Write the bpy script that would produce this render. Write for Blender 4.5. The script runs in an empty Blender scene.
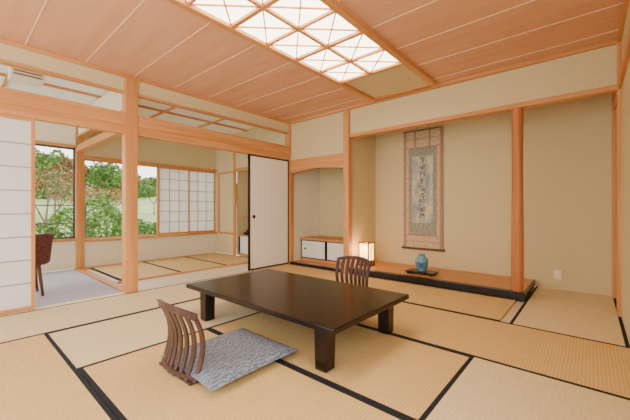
import bpy, bmesh, math, random
from mathutils import Vector, Matrix
random.seed(7)
scene = bpy.context.scene

# ------------------------------------------------------------------ materials
def lin(c):
    return tuple(((v/255.0)/12.92 if v/255.0 <= 0.04045 else ((v/255.0+0.055)/1.055)**2.4) for v in c)+(1.0,)
def newmat(name):
    m = bpy.data.materials.new(name); m.use_nodes = True
    nt = m.node_tree; b = nt.nodes["Principled BSDF"]
    return m, nt, b
def noise_mat(name, c1, c2, scale=(5,5,5), nscale=1.0, rough=0.6, bump=0.0, detail=4, spec=0.3, coord='Object', lo=0.3, hi=0.7):
    m, nt, b = newmat(name)
    tc = nt.nodes.new('ShaderNodeTexCoord'); mp = nt.nodes.new('ShaderNodeMapping')
    mp.inputs['Scale'].default_value = scale
    nz = nt.nodes.new('ShaderNodeTexNoise'); nz.inputs['Scale'].default_value = nscale; nz.inputs['Detail'].default_value = detail
    cr = nt.nodes.new('ShaderNodeValToRGB')
    cr.color_ramp.elements[0].position = lo; cr.color_ramp.elements[1].position = hi
    cr.color_ramp.elements[0].color = lin(c1); cr.color_ramp.elements[1].color = lin(c2)
    L = nt.links.new
    L(tc.outputs[coord], mp.inputs[0]); L(mp.outputs[0], nz.inputs['Vector']); L(nz.outputs['Fac'], cr.inputs[0]); L(cr.outputs[0], b.inputs['Base Color'])
    b.inputs['Roughness'].default_value = rough
    b.inputs['Specular IOR Level'].default_value = spec
    if bump > 0:
        bp = nt.nodes.new('ShaderNodeBump'); bp.inputs['Strength'].default_value = bump; bp.inputs['Distance'].default_value = 0.01
        L(nz.outputs['Fac'], bp.inputs['Height']); L(bp.outputs[0], b.inputs['Normal'])
    return m
def wood(name, c1, c2, axis, rough=0.5, fine=22, spec=0.3):
    s = [fine, fine, fine]; s['XYZ'.index(axis)] = 0.9
    return noise_mat(name, c1, c2, tuple(s), 1.0, rough, 0.04, 6, spec)
W1, W2 = (192,128,70), (218,158,98)
wX = wood('hinoki_x', W1, W2, 'X'); wY = wood('hinoki_y', W1, W2, 'Y'); wZ = wood('hinoki_z', W1, W2, 'Z')
wP = wood('pale_wood', (222,204,172), (236,220,190), 'Y')
wK = wood('shoji_lattice', (172,156,138), (186,170,150), 'Y')
wLog = wood('cedar_log', (168,98,52), (196,128,76), 'Z')
wToko = wood('toko_board', (190,122,62), (214,148,84), 'X', 0.3)
ceilM = wood('ceiling_board', (212,158,120), (222,171,134), 'X', 0.7, 9, 0.1)
ceilLine = noise_mat('ceiling_batten', (236,200,164), (242,210,176))
plaster = noise_mat('sand_plaster', (208,190,142), (217,201,156), (60,60,60), 1, 0.95, 0.12, 4, 0.1)
plasterL = noise_mat('cream_plaster', (232,221,192), (238,228,202), (40,40,40), 1, 0.95, 0.05, 4, 0.1)
whiteC = noise_mat('white_ceiling', (240,236,226), (244,240,232), (8,8,8), 1, 0.9)
black = noise_mat('black_lacquer', (16,14,16), (24,21,22), (10,10,10), 1, 0.3, 0, 2, 0.5)
heri = noise_mat('heri_cloth', (24,28,34), (38,42,48), (300,300,300), 1, 0.85)
tableM = wood('dark_lacquered_wood', (22,13,11), (33,20,16), 'X', 0.24, 14, 0.4)
darkW = wood('zaisu_wood', (62,42,36), (88,62,52), 'Z', 0.4, 30)
carpet = noise_mat('grey_carpet', (176,174,186), (198,196,206), (90,90,90), 1, 0.98, 0.2, 6, 0.0)
fusM = noise_mat('fusuma_paper', (236,229,210), (242,236,218), (20,20,20), 1, 0.85)
cabM = noise_mat('cabinet_paper', (232,229,218), (240,237,227), (20,20,20), 1, 0.8)
plast = noise_mat('ivory_plastic', (232,222,192), (238,229,200), (5,5,5), 1, 0.5)
green1 = noise_mat('leaf_green', (70,118,52), (132,174,86), (3,3,3), 1, 0.7)
green2 = noise_mat('leaf_dark_green', (54,86,48), (102,136,78), (2,2,2), 1, 0.7)
pinkL = noise_mat('leaf_russet', (160,92,66), (196,132,92), (2,2,2), 1, 0.8)
bark = noise_mat('bark', (104,90,78), (138,122,108), (12,12,3), 1, 0.9)
grass = noise_mat('grass', (128,148,92), (172,180,128), (1,1,1), 1.5, 0.9)
metal = noise_mat('dark_rail', (70,72,72), (84,86,86), (5,5,5), 1, 0.5)
redfab = noise_mat('wine_fabric', (74,38,38), (120,76,70), (45,45,45), 1, 0.8, 0.1)
chairW = wood('chair_wood', (84,50,38), (114,72,52), 'Z', 0.4)

def tatami(name, c1, c2, axis):
    m, nt, b = newmat(name); L = nt.links.new
    tc = nt.nodes.new('ShaderNodeTexCoord')
    wv = nt.nodes.new('ShaderNodeTexWave'); wv.bands_direction = axis; wv.inputs['Scale'].default_value = 17
    wv.inputs['Distortion'].default_value = 0.4
    L(tc.outputs['Object'], wv.inputs['Vector'])
    mp = nt.nodes.new('ShaderNodeMapping'); s = (8, 160, 1) if axis == 'X' else (160, 8, 1)
    mp.inputs['Scale'].default_value = s
    nz = nt.nodes.new('ShaderNodeTexNoise'); nz.inputs['Scale'].default_value = 1; nz.inputs['Detail'].default_value = 5
    L(tc.outputs['Object'], mp.inputs[0]); L(mp.outputs[0], nz.inputs['Vector'])
    mx = nt.nodes.new('ShaderNodeMix'); mx.data_type = 'FLOAT'; mx.inputs[0].default_value = 0.72
    L(wv.outputs['Fac'], mx.inputs[2]); L(nz.outputs['Fac'], mx.inputs[3])
    cr = nt.nodes.new('ShaderNodeValToRGB'); cr.color_ramp.elements[0].position = 0.15; cr.color_ramp.elements[1].position = 0.8
    cr.color_ramp.elements[0].color = lin(c1); cr.color_ramp.elements[1].color = lin(c2)
    L(mx.outputs[0], cr.inputs[0]); L(cr.outputs[0], b.inputs['Base Color'])
    bp = nt.nodes.new('ShaderNodeBump'); bp.inputs['Strength'].default_value = 0.3; bp.inputs['Distance'].default_value = 0.004
    L(mx.outputs[0], bp.inputs['Height']); L(bp.outputs[0], b.inputs['Normal'])
    b.inputs['Roughness'].default_value = 0.7; b.inputs['Specular IOR Level'].default_value = 0.25
    return m
tatH = tatami('tatami_gold', (194,156,92), (234,202,140), 'X')
tatV = tatami('tatami_pale', (206,184,138), (240,222,178), 'Y')

def paper(name, col, trans=0.5):
    m, nt, b = newmat(name); L = nt.links.new
    out = nt.nodes['Material Output']
    tr = nt.nodes.new('ShaderNodeBsdfTranslucent'); tr.inputs[0].default_value = lin(col)
    df = nt.nodes.new('ShaderNodeBsdfDiffuse')
    nz = nt.nodes.new('ShaderNodeTexNoise'); nz.inputs['Scale'].default_value = 40
    cr = nt.nodes.new('ShaderNodeValToRGB'); cr.color_ramp.elements[0].color = lin(tuple(c-8 for c in col)); cr.color_ramp.elements[1].color = lin(col)
    L(nz.outputs['Fac'], cr.inputs[0]); L(cr.outputs[0], df.inputs[0])
    mx = nt.nodes.new('ShaderNodeMixShader'); mx.inputs[0].default_value = trans
    L(df.outputs[0], mx.inputs[1]); L(tr.outputs[0], mx.inputs[2]); L(mx.outputs[0], out.inputs[0])
    return m
shojiP = paper('shoji_paper', (248,246,243), 0.45)
def emis(name, col, st):
    m, nt, b = newmat(name)
    b.inputs['Base Color'].default_value = lin(col); b.inputs['Emission Color'].default_value = lin(col); b.inputs['Emission Strength'].default_value = st
    return m
panelE = emis('lit_paper', (255,240,208), 7.5)
andonE = emis('andon_paper', (255,196,120), 5.0)
def glassmat():
    m, nt, b = newmat('window_glass'); L = nt.links.new; out = nt.nodes['Material Output']
    t = nt.nodes.new('ShaderNodeBsdfTransparent'); g = nt.nodes.new('ShaderNodeBsdfGlossy'); g.inputs['Roughness'].default_value = 0.02
    mx = nt.nodes.new('ShaderNodeMixShader'); mx.inputs[0].default_value = 0.04
    L(t.outputs[0], mx.inputs[1]); L(g.outputs[0], mx.inputs[2]); L(mx.outputs[0], out.inputs[0]); return m
glassM = glassmat()
def cushmat():
    m, nt, b = newmat('cushion_fabric'); L = nt.links.new
    tc = nt.nodes.new('ShaderNodeTexCoord')
    wv = nt.nodes.new('ShaderNodeTexWave'); wv.inputs['Scale'].default_value = 12; wv.inputs['Distortion'].default_value = 8; wv.inputs['Detail'].default_value = 3; wv.inputs['Detail Scale'].default_value = 2.5
    L(tc.outputs['Object'], wv.inputs['Vector'])
    cr = nt.nodes.new('ShaderNodeValToRGB'); cr.color_ramp.elements[0].color = lin((94,104,120)); cr.color_ramp.elements[1].color = lin((134,143,156))
    cr.color_ramp.elements[0].position = 0.2; cr.color_ramp.elements[1].position = 0.75
    L(wv.outputs['Fac'], cr.inputs[0]); L(cr.outputs[0], b.inputs['Base Color']); b.inputs['Roughness'].default_value = 0.9
    return m
cushM = cushmat()

# ------------------------------------------------------------------ mesh builder
class MB:
    def __init__(s, name): s.name = name; s.v = []; s.f = []; s.mi = []; s.sm = []; s.mats = []
    def m(s, mat):
        if mat not in s.mats: s.mats.append(mat)
        return s.mats.index(mat)
    def add(s, vs, fs, mat, smooth=False):
        o = len(s.v); s.v += [tuple(v) for v in vs]; k = s.m(mat)
        for f in fs: s.f.append(tuple(i+o for i in f)); s.mi.append(k); s.sm.append(smooth)
    def box(s, x0, x1, y0, y1, z0, z1, mat):
        vs = [(x0,y0,z0),(x1,y0,z0),(x1,y1,z0),(x0,y1,z0),(x0,y0,z1),(x1,y0,z1),(x1,y1,z1),(x0,y1,z1)]
        s.add(vs, [(0,3,2,1),(4,5,6,7),(0,1,5,4),(1,2,6,5),(2,3,7,6),(3,0,4,7)], mat)
    def beam(s, p0, p1, w, h, mat, up=(0,0,1), w1=None, h1=None):
        p0, p1 = Vector(p0), Vector(p1); d = (p1-p0).normalized(); u = Vector(up)
        r = d.cross(u).normalized(); u = r.cross(d).normalized()
        w1 = w if w1 is None else w1; h1 = h if h1 is None else h1
        vs = []
        for p, ww, hh in ((p0,w,h),(p1,w1,h1)):
            for a, b2 in ((-1,-1),(1,-1),(1,1),(-1,1)): vs.append(p+r*a*ww/2+u*b2*hh/2)
        s.add(vs, [(0,3,2,1),(4,5,6,7),(0,1,5,4),(1,2,6,5),(2,3,7,6),(3,0,4,7)], mat)
    def cyl(s, p0, p1, r0, r1, mat, n=12, smooth=True, cap=True):
        p0, p1 = Vector(p0), Vector(p1); d = (p1-p0).normalized()
        a = Vector((0,0,1)) if abs(d.z) < 0.9 else Vector((1,0,0))
        r = d.cross(a).normalized(); u = r.cross(d).normalized(); vs = []
        for p, rr in ((p0,r0),(p1,r1)):
            for i in range(n):
                t = 2*math.pi*i/n; vs.append(p+(r*math.cos(t)+u*math.sin(t))*rr)
        s.add(vs, [(i,(i+1)%n,n+(i+1)%n,n+i) for i in range(n)], mat, smooth)
        if cap: s.add(vs, [tuple(range(n))[::-1], tuple(range(n,2*n))], mat)
    def lathe(s, prof, c, mat, n=32):
        vs = []
        for r, z in prof:
            for i in range(n):
                t = 2*math.pi*i/n; vs.append((c[0]+r*math.cos(t), c[1]+r*math.sin(t), c[2]+z))
        fs = [(j*n+i, j*n+(i+1)%n, (j+1)*n+(i+1)%n, (j+1)*n+i) for j in range(len(prof)-1) for i in range(n)]
        s.add(vs, fs, mat, True)
    def ribbon(s, pts, wv, nv_th, mat):
        vs = []
        for p, w, t in zip(pts, wv, nv_th): vs += [p-w-t, p+w-t, p+w+t, p-w+t]
        fs = []
        for i in range(len(pts)-1):
            a = i*4; b = a+4
            for k in range(4): fs.append((a+k, a+(k+1)%4, b+(k+1)%4, b+k))
        e = (len(pts)-1)*4
        fs += [(0,3,2,1),(e,e+1,e+2,e+3)]
        s.add(vs, fs, mat)
    def finish(s, bevel=0, center=True, seg=2):
        xs = [v[0] for v in s.v]; ys = [v[1] for v in s.v]; zs = [v[2] for v in s.v]
        c = Vector(((min(xs)+max(xs))/2, (min(ys)+max(ys))/2, min(zs))) if center else Vector((0,0,0))
        me = bpy.data.meshes.new(s.name); me.from_pydata([Vector(v)-c for v in s.v], [], s.f)
        for m in s.mats: me.materials.append(m)
        me.polygons.foreach_set('material_index', s.mi); me.polygons.foreach_set('use_smooth', s.sm)
        me.update()
        ob = bpy.data.objects.new(s.name, me); ob.location = c; scene.collection.objects.link(ob)
        if bevel:
            b = ob.modifiers.new('bevel', 'BEVEL'); b.width = bevel; b.segments = seg; b.limit_method = 'ANGLE'; b.angle_limit = math.radians(50)
        return ob

# ------------------------------------------------------------------ dims
XL = -4.22; XR = 0.22; YT = 4.15; YB = 5.03; CZ = 2.61
XO = -6.6; Y0 = -1.6; AZ = 2.65

# floor
b = MB('floor'); b.box(-6.75, 0.35, Y0, 5.15, -0.15, -0.02, wP); b.finish()
def mat_(x0, x1, y0, y1, horiz):
    b = MB('tatami_mat'); g = 0.0015; hw = 0.026
    m = tatH if horiz else tatV
    if horiz:
        b.box(x0+g, x1-g, y0+hw, y1-hw, -0.02, 0.0, m)
        b.box(x0+g, x1-g, y0+g, y0+hw, -0.02, 0.001, heri); b.box(x0+g, x1-g, y1-hw, y1-g, -0.02, 0.001, heri)
    else:
        b.box(x0+hw, x1-hw, y0+g, y1-g, -0.02, 0.0, m)
        b.box(x0+g, x0+hw, y0+g, y1-g, -0.02, 0.001, heri); b.box(x1-hw, x1-g, y0+g, y1-g, -0.02, 0.001, heri)
    return b.finish()
X = [-4.17,-3.32,-2.42,-1.52,-0.62,XR]
Yr = [-1.6,-0.36,0.54,1.44,2.34,3.24,YT-0.03]
mat_(X[2],X[4],Yr[2],Yr[3],True); mat_(X[2],X[4],Yr[3],Yr[4],True)
mat_(X[4],X[5],Yr[2],Yr[4],False); mat_(X[1],X[2],Yr[2],Yr[4],False)
mat_(X[0],X[1],-0.36,1.44,False); mat_(X[0],X[1],1.44,3.24,False)
mat_(X[1],X[3],Yr[4],Yr[5],True); mat_(X[3],X[5],Yr[4],Yr[5],True)
mat_(X[0],X[2],Yr[5],Yr[6],True); mat_(X[2],X[4],Yr[5],Yr[6],True)
mat_(X[4]+.08,X[5],Yr[5],YB,False)
mat_(X[1],X[3],Yr[1],Yr[2],True); mat_(X[3],X[5],Yr[1],Yr[2],True)
mat_(X[0],X[2],Yr[0],Yr[1],True); mat_(X[2],X[4],Yr[0],Yr[1],True); mat_(X[4],X[5],Yr[0],Yr[1],False)
# annex tatami
mat_(-6.45,-4.95,1.62,2.46,True); mat_(-6.45,-4.95,2.46,3.30,True); mat_(-6.45,-4.95,3.30,4.08,True)
b = MB('carpet'); b.box(-6.58, -4.30, Y0, 1.40, -0.02, -0.004, carpet); b.finish()
b = MB('trim_1'); b.box(-4.27, -4.17, Y0, YT, -0.02, 0.002, wP)
b.box(XO, -4.27, 1.42, 1.52, -0.02, 0.004, wX)
b.box(-4.95, -4.90, 1.52, 4.08, -0.02, 0.003, wY); b.box(XO+0.02, -6.45, 1.52, 4.08, -0.02, 0.003, wY)
b.finish()

# ------------------------------------------------------------------ ceiling
b = MB('ceiling'); b.box(XL, XR+0.1, Y0, YB+0.1, CZ, CZ+0.06, ceilM)
y = 0.02
while y > Y0: y -= 0.49
while y < YT:
    if y > Y0:
        b.box(XL, XR, y-0.005, y+0.005, CZ-0.004, CZ, ceilLine)
    y += 0.49
b.finish()
b = MB('ceiling_light'); lx0, lx1 = -2.37, -1.50; ly0, ly1 = 0.82, 3.22
zb = CZ-0.05
b.box(lx0, lx1, ly0, ly1, CZ-0.018, CZ-0.006, panelE)
for xx in (lx0, lx1):
    b.box(xx-0.03, xx+0.03, 0.05, YT-0.1, zb, CZ-0.001, wY)
for yy in (0.08, 4.02): b.box(lx0+0.03, lx1-0.03, yy-0.02, yy+0.02, zb+0.01, CZ-0.001, wX)
b.box(lx0+.03, lx1-.03, 0.1, ly0-.02, CZ-0.016, CZ-0.004, plaster); b.box(lx0+.03, lx1-.03, ly1+.02, 4.0, CZ-0.016, CZ-0.004, plaster)
cx = (lx0+lx1)/2; rows = 6; pan = (ly1-ly0)/rows; zc = CZ-0.028
for i in range(rows+1):
    yy = ly0+pan*i; hw = 0.018 if i % 2 == 0 else 0.012
    b.box(lx0+0.03, lx1-0.03, yy-hw, yy+hw, zb+0.006 if i % 2 == 0 else CZ-.042, CZ-0.001, wX)
    if i < rows:
        b.box(cx-0.015, cx+0.015, yy+0.018, yy+pan-0.018, CZ-0.043, CZ-0.019, wY)
        for xa, xb in ((lx0+.03, cx-.015), (cx+.015, lx1-.03)):
            b.beam((xa,yy+.012,zc),(xb,yy+pan-.012,zc),0.010,0.012,wY)
            b.beam((xb,yy+.012,zc),(xa,yy+pan-.012,zc),0.010,0.0125,wY)
b.finish()

# ------------------------------------------------------------------ walls
b = MB('wall_north'); b.box(XL-0.06, XR+0.1, YB, YB+0.1, 0, CZ, plaster); b.finish()
b = MB('wall_header'); b.box(-2.86, XR, YT+0.01, YT+0.09, 2.18, CZ, plaster); b.finish()
b = MB('wall_alcove_header'); b.box(XL+0.05, -2.97, YT+0.01, YT+0.08, 1.90, CZ, plaster); b.finish()
b = MB('wall_divider'); b.box(-2.96, -2.91, YT+0.10, YB, 0, CZ, plaster); b.finish()
b = MB('wall_alcove_side'); b.box(XL-0.06, XL, YT+0.09, YB, 0, CZ, plasterL); b.finish()
b = MB('wall_east'); b.box(XR, XR+0.1, 1.0, YB, 0, CZ, plaster); b.finish()
b = MB('trim_2')
b.box(XR-0.025, XR, 1.0, YB, 2.12, 2.2, wY); b.box(XR-0.03, XR, 4.92, 5.03, 0.0, CZ, wZ); b.box(XR-0.03, XR, 4.1, 4.2, 0, CZ, wZ)
b.box(XR-0.03, XR, 1.0, YB, CZ-.05, CZ, wY)
b.finish()
b = MB('trim_3')
b.box(XL, XR, YT-0.03, YT+0.01, CZ-0.045, CZ-0.001, wX)
b.box(XL-0.01, XL+0.04, Y0, YT-0.03, CZ-0.045, CZ-0.001, wY)
b.box(-2.86, XR, YT-0.01, YT+0.10, 2.13, 2.18, wX)
b.finish()
b = MB('alcove_post'); b.box(-2.965, -2.865, YT-0.03, YT+0.075, 0, CZ-0.046, wZ); b.finish(0.006)
b = MB('corner_post'); b.box(XL-0.06, XL+0.05, YT-0.03, YT+0.08, 0, CZ-0.046, wZ); b.finish(0.006)
b = MB('main_post'); b.box(XL-0.06, XL+0.06, 1.39, 1.53, 0, CZ-0.046, wZ); b.finish(0.006)
b = MB('alcove_arch_beam'); n = 16; vs = []
xa, xb2 = XL+0.051, -2.967
for i in range(n+1):
    t = i/n; x = xa+(xb2-xa)*t; zl = 1.66+0.05*math.sin(math.pi*t)
    for yq in (YT-0.005, YT+0.085): vs += [(x,yq,zl),(x,yq,1.90)]
fs = []
for i in range(n):
    a = i*4; c = a+4; fs += [(a,c,c+1,a+1),(a+2,a+3,c+3,c+2),(a,a+2,c+2,c),(a+1,c+1,c+3,a+3)]
fs += [(0,1,3,2),(n*4,n*4+2,n*4+3,n*4+1)]
b.add(vs, fs, wX); b.finish()
b = MB('log_pillar')
prof = [(0.058+0.003*math.sin(z*3.1), z) for z in [0.086+i*0.2 for i in range(11)]]+[(0.056, 2.129)]
b.lathe(prof, (-0.62, YT+0.05, 0.0), wLog, 24); b.finish()
b = MB('tokonoma_platform')
b.box(-2.862, -0.545, YT-0.02, YT+0.07, 0.0, 0.085, black)
b.box(-2.862, -0.56, YT+0.08, YB-.002, 0.0, 0.085, wToko)
b.box(-2.905, -2.862, YT+0.11, YB-.002, 0.0, 0.085, wToko)
b.box(-0.56, -0.545, YT+0.07, YB-.002, 0.0, 0.088, black)
b.finish(0.003)
b = MB('alcove_floor')
b.box(XL+0.051, -2.97, YT-0.02, YT+0.05, 0, 0.04, black); b.box(XL+.002, -2.965, YT+0.09, YB-.002, 0, 0.035, wToko); b.finish()
b = MB('alcove_cabinet'); y0 = 4.45; ye = YB-.003
b.box(XL+0.004, -2.965, y0-0.02, ye, 0.43, 0.46, wX); b.box(XL+0.004, -2.965, y0, ye, 0.036, 0.08, wX)
b.box(XL+0.004, -2.965, y0+0.03, ye, 0.08, 0.43, cabM)
for k in range(2):
    xa = XL+0.03+k*0.605; xb = xa+0.6; yy = y0+0.004+0.012*k
    b.box(xa, xb, yy, yy+0.01, 0.085, 0.425, cabM)
    for q in ((xa, xa+0.018, .085, .425), (xb-0.018, xb, .085, .425), (xa, xb, .085, .1), (xa, xb, .41, .425)):
        b.box(q[0], q[1], yy-0.006, yy+0.011, q[2], q[3], black)
    b.cyl((xa+(0.1 if k == 0 else 0.5), yy-0.004, 0.26), (xa+(0.1 if k == 0 else 0.5), yy+.002, 0.26), .022, .022, black, 16)
b.finish()
b = MB('wall_outlet'); b.box(-0.35, -0.27, YB-0.012, YB-.001, 0.12, 0.24, plast)
b.box(-0.325, -0.295, YB-0.016, YB-0.01, 0.195, 0.22, cabM); b.box(-0.325, -0.295, YB-0.016, YB-0.01, 0.14, 0.165, cabM); b.finish(0.003)

# ---- west plane
b = MB('wall_west')
b.box(XL-0.03, XL+0.03, Y0, 1.388, 2.41, CZ-0.045, plaster); b.finish()
b = MB('wall_west_end'); b.box(XL-0.03, XL+0.03, 1.532, YT-0.032, 2.41, CZ-0.045, plaster); b.finish()
b = MB('trim_4')
for (ya, yb) in ((Y0,1.388),(1.532,YT-0.032)):
    b.box(XL-0.045, XL+0.045, ya, yb, 2.385, 2.41, wY)
    b.box(XL-0.055, XL+0.055, ya, yb, 2.00, 2.15, wY)
    b.box(XL-0.045, XL+0.045, ya, yb, 1.90, 2.00, wY)
b.finish(0.004)
def shoji(name, axis_pos, ya, yb, za, zb_, rows, cols, th=0.03):
    b = MB(name); x0 = axis_pos; fr = 0.03
    b.box(x0-0.002, x0+0.002, ya+.01, yb-.01, za+.01, zb_-.01, shojiP)
    b.box(x0-th/2, x0+th/2, ya, ya+fr, za, zb_, wZ); b.box(x0-th/2, x0+th/2, yb-fr, yb, za, zb_, wZ)
    b.box(x0-th/2, x0+th/2, ya+fr, yb-fr, za, za+fr*1.3, wY); b.box(x0-th/2, x0+th/2, ya+fr, yb-fr, zb_-fr, zb_, wY)
    zi0, zi1 = za+fr*1.3, zb_-fr; yi0, yi1 = ya+fr, yb-fr
    for i in range(1, rows):
        z = zi0+(zi1-zi0)*i/rows; b.box(x0-0.009, x0+0.009, yi0, yi1, z-0.005, z+0.005, wK)
    for i in range(1, cols):
        y = yi0+(yi1-yi0)*i/cols; b.box(x0-0.008, x0+0.008, y-0.005, y+0.005, zi0, zi1, wK)
    return b.finish()
shoji('shoji_door', XL+0.015, -0.34, 0.585, 0.004, 1.90, 8, 1)
shoji('shoji_door', XL-0.022, -1.25, -0.32, 0.004, 1.90, 8, 1)
b = MB('fusuma_door'); x0 = XL+0.015; ya, yb = 3.22, 4.115
b.box(x0-0.012, x0+0.012, ya, yb, 0.005, 1.90, fusM)
for q in ((ya, ya+0.022, .005, 1.9), (yb-0.022, yb, .005, 1.9), (ya, yb, .005, .03), (ya, yb, 1.875, 1.9)):
    b.box(x0-0.018, x0+0.018, q[0], q[1], q[2], q[3], black)
b.cyl((x0+.01, ya+0.1, 0.88), (x0+.017, ya+.1, 0.88), .03, .03, black, 20)
b.finish()
# ---- annex walls
b = MB('wall_outer')
b.box(XO-0.1, XO, Y0, 1.44, 0, 0.465, plasterL); b.box(XO-0.1, XO, 1.56, 4.12, 0, 0.435, plasterL)
b.finish()
b = MB('wall_outer_upper')
b.box(XO-0.1, XO, Y0, 1.44, 2.085, AZ, plasterL); b.box(XO-0.1, XO, 1.56, 4.12, 1.925, AZ, plaster)
b.finish()
yq = 4.12
b = MB('wall_annex_end')
b.box(XO-0.1, -5.91, yq, yq+0.08, 0, AZ, plaster); b.box(-5.91, XL-0.07, yq, yq+0.08, 1.86, AZ, plaster); b.box(-4.95, XL-0.07, yq, yq+0.08, 0, 1.86, plaster)
b.finish()
b = MB('wall_niche')
b.box(-5.90, -4.90, yq+0.42, yq+0.48, 0, 1.9, plaster); b.box(-5.90, -5.84, yq+.08, yq+.42, 0, 1.86, plaster); b.box(-4.95, -4.9, yq+.08, yq+.42, 0, 1.86, plaster)
b.box(-5.9, -4.9, yq+0.08, yq+.42, 1.86, 1.9, plaster)
b.finish()
b = MB('trim_5')
b.box(-5.90, -5.84, yq-0.02, yq+0.03, 0, AZ-.05, wZ); b.box(-5.84, -4.95, yq-0.02, yq+.03, 1.82, 1.88, wX)
b.box(-6.5, -5.92, yq-0.015, yq, 0.45, 0.49, wX); b.box(-6.5, -5.92, yq-0.015, yq, 1.80, 1.84, wX); b.box(-6.5, -6.45, yq-0.015, yq, .49, 1.80, wZ)
b.finish()
b = MB('niche_shelf')
b.box(-5.838, -4.952, yq+0.05, yq+0.41, 0.42, 0.45, wX); b.box(-5.838, -4.952, yq+.08, yq+.41, 0.0, .05, wX); b.box(-5.838, -4.952, yq+.1, yq+.41, .05, .42, cabM)
b.box(-5.41, -5.39, yq+.08, yq+.11, .05, .42, black); b.box(-5.838, -5.81, yq+.08, yq+.11, .05, .42, black)
b.box(-5.838, -4.952, yq+0.15, yq+0.41, 0.85, 0.87, wX)
b.finish()
b = MB('telephone'); b.box(-5.72,-5.55,yq+.12,yq+.32,.451,.50,black); b.beam((-5.70,yq+.2,.53),(-5.57,yq+.2,.53),.05,.035,black); b.box(-5.70,-5.665,yq+.18,yq+.22,.5,.52,black); b.box(-5.605,-5.57,yq+.18,yq+.22,.5,.52,black); b.finish(0.006)
b = MB('annex_ceiling'); b.box(XO-0.1, XL-0.03, Y0, yq+0.08, AZ, AZ+0.05, whiteC)
for yy in (-.4, .5, 2.4, 3.3): b.box(XO, XL-.03, yy-.015, yy+.015, AZ-.025, AZ, wX)
b.box(-5.42, -5.38, Y0, 4.1, AZ-.03, AZ, wY)
b.finish()
b = MB('wall_partition'); b.box(XO+.03, XL-.062, 1.47, 1.53, 2.25, AZ-.03, plasterL); b.finish()
b = MB('trim_6'); b.box(XO+.03, XL-.062, 1.45, 1.55, 1.98, 2.08, wX); b.box(XO+.03, XL-.062, 1.45, 1.55, 2.22, 2.25, wX); b.finish()
b = MB('veranda_post'); b.box(XO-0.1, XO+0.02, 1.442, 1.558, 0, AZ-.001, wZ); b.finish(0.005)
b = MB('window_1')
b.box(XO-0.11, XO+0.03, Y0, 1.44, 0.47, 0.51, wY); b.box(XO-0.08, XO+0.02, Y0, 1.44, 2.04, 2.08, wY)
for ya, yb in ((-1.0,0.62),(0.60,1.44)):
    for q in ((ya,ya+.025,.51,2.04),(yb-.025,yb,.51,2.04),(ya,yb,.51,.54),(ya,yb,2.01,2.04)): b.box(XO-.06,XO-.035,q[0],q[1],q[2],q[3],metal)
b.box(XO-0.05, XO-0.046, -1.0, 1.44, .52, 2.03, glassM); b.finish()
b = MB('window_2')
b.box(XO-0.11, XO+0.04, 1.56, 4.12, 0.44, 0.48, wY); b.box(XO-0.08, XO+0.03, 1.56, 4.12, 1.87, 1.92, wY)
for ya, yb in ((1.56,2.83),(2.81,4.1)):
    for q in ((ya,ya+.025,.48,1.87),(yb-.025,yb,.48,1.87),(ya,yb,.48,.50),(ya,yb,1.85,1.87)): b.box(XO-.08,XO-.055,q[0],q[1],q[2],q[3],wZ)
b.box(XO-0.07, XO-0.066, 1.56, 4.1, .49, 1.86, glassM); b.finish()
shoji('shoji_window', XO+0.015, 2.79, 3.46, 0.485, 1.865, 6, 3, 0.025)
shoji('shoji_window', XO-0.015, 3.44, 4.10, 0.485, 1.865, 6, 3, 0.025)
b = MB('ceiling_ventilator'); cx, cy = -4.85, 0.60
b.box(cx-.14, cx+.14, cy-.14, cy+.14, AZ-.20, AZ-.03, plast); b.box(cx-.17, cx+.17, cy-.17, cy+.17, AZ-.03, AZ, plast)
for i in range(4): b.box(cx+.138, cx+.146, cy-.12, cy+.12, AZ-.18+i*.036, AZ-.168+i*.036, chairW)
b.finish(0.004)

# ------------------------------------------------------------------ table
b = MB('low_table'); tx0, tx1, ty0, ty1 = -2.88, -1.13, 1.475, 2.50
b.box(tx0, tx1, ty0, ty1, 0.262, 0.30, tableM)
b.box(tx0+.10, tx1-.10, ty0+.10, ty1-.10, 0.225, 0.262, tableM)
for lx in (tx0+0.25, tx1-0.13):
    for ly in (ty0+0.08, ty1-0.16):
        b.beam((lx,ly,0.262),(lx,ly,0.001),0.10,0.10,tableM,(0,1,0),0.092,0.092)
b.finish(0.008, seg=3)

# ------------------------------------------------------------------ zaisu + cushion
def zaisu(cx, cy, facing):
    b = MB('zaisu_floor_chair'); H = 0.44
    def P(u, z):
        hw = 0.205+0.03*(z/H)
        x = u*hw
        wrap = 0.045*u*u
        prof = 0.06*math.sin(math.pi*min(1, z/H)) - 0.03*(z/H)**2
        return Vector((cx+x*facing, cy+(wrap+prof)*facing, z))
    n = 8; zs = [0.012+(H-0.03-0.012)*i/12 for i in range(13)]
    for k in range(n):
        u = -1+2*k/(n-1)
        pts = [P(u*0.96, z) for z in zs]; hw = 0.018
        b.ribbon(pts, [Vector((hw*(0.9+0.35*z/H),0.1*hw*u,0))*facing for z in zs], [Vector((0,0.006,0)) for _ in zs], darkW)
    for z, hh in ((H-0.02, 0.020), (0.03, 0.012)):
        us = [-1+2*i/16 for i in range(17)]
        pts = [P(u, z - (0.03*u*u if z > .2 else 0)) for u in us]
        b.ribbon(pts, [Vector((0,0,hh)) for _ in us], [Vector((0,0.009,0)) for _ in us], darkW)
    y0, y1 = sorted((cy+0.02*facing, cy+0.42*facing))
    b.box(cx-0.20, cx+0.20, y0, y1, 0.002, 0.014, darkW)
    return b.finish(0.002)
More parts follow.
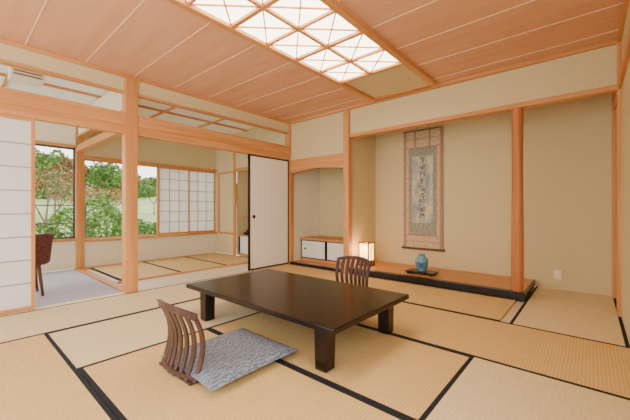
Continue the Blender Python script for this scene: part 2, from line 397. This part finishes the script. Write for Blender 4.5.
def cushion(cx, cy, sx, sy, z0, th, rot=0, name='zabuton_cushion'):
    b = MB(name); n = 20; vs = []; fs = []
    R = Matrix.Rotation(rot, 3, 'Z')
    for side in (1, -1):
        for j in range(n+1):
            for i in range(n+1):
                u = -1+2*i/n; v = -1+2*j/n
                e = max(0, (1-abs(u)**5))*max(0, (1-abs(v)**5))
                pin = 1-0.035*(1-u*u)*(v*v)  ; pin2 = 1-0.035*(1-v*v)*(u*u)
                z = th*0.45+side*th*(0.5 if side > 0 else 0.45)*e**0.5
                if side > 0: z -= 0.012*math.exp(-(u*u+v*v)*8)
                p = R @ Vector((u*sx/2*pin2, v*sy/2*pin, z)); vs.append((cx+p.x, cy+p.y, z0+p.z))
    N = (n+1)*(n+1)
    for s_ in (0, 1):
        for j in range(n):
            for i in range(n):
                a = s_*N+j*(n+1)+i; q = (a, a+1, a+n+2, a+n+1); fs.append(q if s_ == 0 else q[::-1])
    b.add(vs, fs, cushM, True); return b.finish()
zaisu(-1.91, 0.88, 1); cushion(-1.81, 1.24, 0.62, 0.66, 0.016, 0.065)
zaisu(-2.12, 3.20, -1); cushion(-2.12, 2.85, 0.56, 0.56, 0.016, 0.06)

# ------------------------------------------------------------------ andon lamp
ZP = 0.0855
b = MB('andon_lamp'); cx, cy, z0 = -2.77, 4.50, ZP; w = 0.085; h = 0.38
b.box(cx-.10, cx+.10, cy-.10, cy+.10, z0, z0+.03, chairW)
for sx in (-1,1):
    for sy in (-1,1): b.box(cx+sx*w-.008, cx+sx*w+.008, cy+sy*w-.008, cy+sy*w+.008, z0+.03, z0+h, chairW)
for s_ in (-1,1):
    b.box(cx-w, cx+w, cy+s_*w-.002, cy+s_*w+.002, z0+.09, z0+h-.02, andonE); b.box(cx+s_*w-.002, cx+s_*w+.002, cy-w, cy+w, z0+.09, z0+h-.02, andonE)
    for zz in (z0+.08, z0+h-.012):
        b.box(cx-w, cx+w, cy+s_*w-.007, cy+s_*w+.007, zz-.006, zz+.008, chairW); b.box(cx+s_*w-.007, cx+s_*w+.007, cy-w, cy+w, zz-.006, zz+.008, chairW)
    b.box(cx-.004, cx+.004, cy+s_*w-.005, cy+s_*w+.005, z0+.09, z0+h-.02, chairW); b.box(cx+s_*w-.005, cx+s_*w+.005, cy-.004, cy+.004, z0+.09, z0+h-.02, chairW)
b.finish()
vaseM = noise_mat('blue_glaze', (40,90,144), (124,176,180), (6,6,12), 1, 0.15, 0, 3, 0.6)
b = MB('display_stand'); cx, cy, z0 = -1.82, 4.44, ZP
b.box(cx-.2, cx+.2, cy-.12, cy+.12, z0+.022, z0+.038, black)
for sx in (-1,1):
    b.box(cx+sx*.16-.02, cx+sx*.16+.02, cy-.11, cy+.11, z0, z0+.022, black)
b.finish(0.003)
b = MB('vase'); b.lathe([(0.0,0),(0.05,0),(0.055,0.008),(0.078,0.06),(0.09,0.12),(0.085,0.17),(0.06,0.2),(0.042,0.212),(0.04,0.225),(0.05,0.24),(0.046,0.24),(0.036,0.226),(0.036,0.21),(0.0,0.2)], (cx, cy, z0+.0385), vaseM); b.finish()

# ------------------------------------------------------------------ scroll
sc1 = noise_mat('brocade_tan', (176,152,120), (212,192,158), (30,30,22), 1, 0.8)
sc2 = noise_mat('brocade_rose', (152,108,84), (188,148,120), (55,55,55), 1, 0.8)
sc4 = noise_mat('brocade_bluegreen', (118,126,116), (172,166,140), (38,38,38), 1, 0.8)
sc3 = noise_mat('painted_silk', (132,148,156), (208,196,164), (9,9,4), 1, 0.8, lo=.38, hi=.62)
ink = noise_mat('ink', (66,70,74), (104,102,96), (9,9,9), 1, 0.8)
b = MB('hanging_scroll'); x0, x1 = -2.36, -1.72; zt, zb_ = 2.27, 0.37; Y = YB-0.03
b.box(x0, x1, Y, Y+.006, zb_, zt, sc1)
b.box(x0, x0+.045, Y-.001, Y, zb_, zt, sc2); b.box(x1-.045, x1, Y-.001, Y, zb_, zt, sc2)
b.box(x0+.09, x1-.09, Y-.002, Y, .58, 2.0, sc2)
b.box(x0+.10, x1-.10, Y-.003, Y, .60, 1.98, sc4)
b.box(x0+.15, x1-.15, Y-.005, Y-.003, .78, 1.86, sc3)
for xx in (x0+.2, x1-.2): b.box(xx-.014, xx+.014, Y-.006, Y-.001, 2.0, zt, sc2)
for zz in (.48, .58, 2.0, 2.14): b.box(x0, x1, Y-.004, Y, zz-.006, zz+.006, sc2)
b.cyl((x0-.03,Y,zb_-.005),(x1+.03,Y,zb_-.005),.018,.018,chairW,14); b.cyl((x0-.0,Y,zt+.005),(x1+.0,Y,zt+.005),.009,.009,chairW,10)
cx = (x0+x1)/2
b.cyl((x0+.18,Y,zt+.01),(cx,Y+.01,zt+.12),.003,.003,chairW,6); b.cyl((x1-.18,Y,zt+.01),(cx,Y+.01,zt+.12),.003,.003,chairW,6)
rs = random.Random(3)
for k in range(9):
    zc = 1.79-k*0.112
    for s_ in range(9):
        ang = rs.choice([0.08, 0.12, 1.45, 1.6, 0.8, -0.8]); ln = rs.uniform(.04, .09)
        px = cx+rs.uniform(-.035,.035); pz = zc+rs.uniform(-.04,.04)
        dx, dz = math.cos(ang)*ln/2, math.sin(ang)*ln/2
        b.beam((px-dx, Y-.006-.0001*s_, pz-dz), (px+dx, Y-.006-.0001*s_, pz+dz), .010, .002, ink, (0,1,0), .005, .002)
b.finish()

# ------------------------------------------------------------------ veranda armchair
b = MB('armchair'); cx, cy = -4.97, 0.56; n = 20
b.lathe([(0,.36),(.25,.36),(.27,.38),(.27,.43),(.24,.46),(0,.47)], (cx,cy,0), redfab, 24)
def arc(r, z, a0, a1, k): return [Vector((cx+r*math.cos(a0+(a1-a0)*i/k), cy+r*math.sin(a0+(a1-a0)*i/k), z(i/k))) for i in range(k+1)]
a0, a1 = math.radians(-75), math.radians(165)
top = arc(.30, lambda t: .58+.13*math.sin(math.pi*t), a0, a1, n); bot = arc(.27, lambda t: .40, a0, a1, n)
for i in range(n):
    b.cyl(top[i], top[i+1], .016, .016, chairW, 8)
    b.add([bot[i],bot[i+1],top[i+1],top[i]], [(0,1,2,3)], redfab, True)
    o = [Vector((p.x-(p.x-cx)*.08, p.y-(p.y-cy)*.08, p.z)) for p in (bot[i],bot[i+1],top[i+1],top[i])]
    b.add(o, [(3,2,1,0)], redfab, True)
for a in (45, 135, 225, 315):
    t = math.radians(a); b.cyl((cx+.2*math.cos(t), cy+.2*math.sin(t), .38), (cx+.25*math.cos(t), cy+.25*math.sin(t), -.001), .02, .014, chairW, 10)
for i in (0, n): b.cyl(bot[i], top[i], .014, .014, chairW, 8)
b.finish()

# ------------------------------------------------------------------ garden
b = MB('ground'); 
gn = 30; vs = []; fs = []
for j in range(gn+1):
    for i in range(gn+1):
        x = -6.72-i*2.2; y = -20+j*2.4
        vs.append((x, y, -0.45+max(0, -x-14)*0.12+0.1*math.sin(x*.7+y)))
for j in range(gn):
    for i in range(gn): a = j*(gn+1)+i; fs.append((a, a+1, a+gn+2, a+gn+1))
b.add(vs, fs, grass, True); b.finish(center=False)
def leaves(b, c, r, n, size, mats, rnd):
    for _ in range(n):
        v = Vector((rnd.gauss(0,1), rnd.gauss(0,1), rnd.gauss(0,1))).normalized()*(rnd.uniform(.55,1)**.5)
        p = Vector((c[0]+v.x*r[0], c[1]+v.y*r[1], c[2]+v.z*r[2]))
        a = Vector((rnd.gauss(0,1), rnd.gauss(0,1), rnd.gauss(0,1))).normalized(); d = a.orthogonal().normalized()
        s_ = size*rnd.uniform(.6,1.3)
        b.add([p-a*s_, p-d*s_*.5, p+a*s_, p+d*s_*.5], [(0,1,2,3)], rnd.choice(mats))
rnd = random.Random(11)
b = MB('hedge')
for i in range(18):
    y = -2+i*0.5; x = -9.2-rnd.uniform(0,1.6)
    hh = rnd.uniform(.6,.9)+(0.3 if 1.8 < y < 3.4 else 0)
    leaves(b, (x, y, -0.3+hh*.5), (.7,.5,hh), 1500, .055, [green1, green1, green2], rnd)
b.finish()
def tree(name, x, y, H, mats, nl, seed, spread=1.0, lsize=.09):
    r = random.Random(seed); b = MB(name); tips = []
    z0 = -0.6+max(0,-x-14)*0.12
    def br(p, d, ln, rad, dep):
        q = p+d*ln; b.cyl(p, q, rad, rad*.7, bark, 6, True, False)
        if dep <= 2: tips.append(q)
        if dep == 0: return
        for _ in range(3):
            nd = (d+Vector((r.gauss(0,.45), r.gauss(0,.45), r.gauss(.1,.25)))*spread).normalized(); br(q, nd, ln*r.uniform(.6,.8), rad*.65, dep-1)
    br(Vector((x,y,z0)), Vector((0,0,1)), H*.3, H*.016, 4)
    for t in tips: leaves(b, t, (H*.07,H*.07,H*.06), nl, lsize, mats, r)
    return b.finish()
tree('cherry_tree', -14.5, 2.3, 3.4, [pinkL, green2, green1], 7, 1, lsize=.045)
tree('cherry_tree', -16.0, 4.6, 2.8, [pinkL, pinkL, green1], 10, 2, lsize=.05)
tree('cherry_tree', -15.5, 0.6, 3.4, [pinkL, green2], 8, 9, lsize=.05)
tree('broadleaf_tree', -20, 1.8, 4.2, [green2, green1], 36, 3, lsize=.10)
tree('broadleaf_tree', -21, 5.8, 3.6, [green2, green1], 34, 4, lsize=.09)
tree('broadleaf_tree', -21.5, 3.8, 3.9, [green2, pinkL], 30, 5, lsize=.09)
tree('broadleaf_tree', -23, 9.5, 2.9, [green2, green1], 30, 6, lsize=.10)
b = MB('hillside_woods')
for i in range(40):
    y = -10+i*1.0; x = -32-rnd.uniform(0,8)
    hh = 1.9+1.4*math.exp(-((y-5.0)/4.0)**2)+rnd.uniform(-.5,.5)
    leaves(b, (x, y, 1.9+hh*.3), (1.4,1.3,hh), 800, .22, [green2, green2, green1, green1, pinkL], rnd)
b.finish()
b = MB('garden_fence')
for zz in (0.72, 1.08): b.box(-8.02, -7.98, -2, 1.9, zz-.012, zz+.012, metal)
for i in range(5): b.box(-8.02, -7.98, -2+i*.97, -1.96+i*.97, -.5, 1.1, metal)
b.finish()

# ------------------------------------------------------------------ lights
w = bpy.data.worlds.new('World'); scene.world = w; w.use_nodes = True
bg = w.node_tree.nodes['Background']; bg.inputs[0].default_value = (0.99, 0.985, 0.98, 1); bg.inputs[1].default_value = 4.2

l = bpy.data.lights.new('andon_bulb', 'POINT'); l.energy = 7; l.color = (1, .62, .32); l.shadow_soft_size = .1
o = bpy.data.objects.new('andon_bulb', l); o.location = (-2.77, 4.37, 0.36); scene.collection.objects.link(o)

# ------------------------------------------------------------------ camera
cam = bpy.data.cameras.new('camera'); co = bpy.data.objects.new('camera', cam); scene.collection.objects.link(co)
cam.lens = 319/630*36; cam.sensor_width = 36; cam.clip_start = 0.02
co.location = (0, 0, 1.0); co.rotation_euler = (math.radians(90), 0, math.radians(40.8))
cam.shift_y = -0.001
scene.camera = co
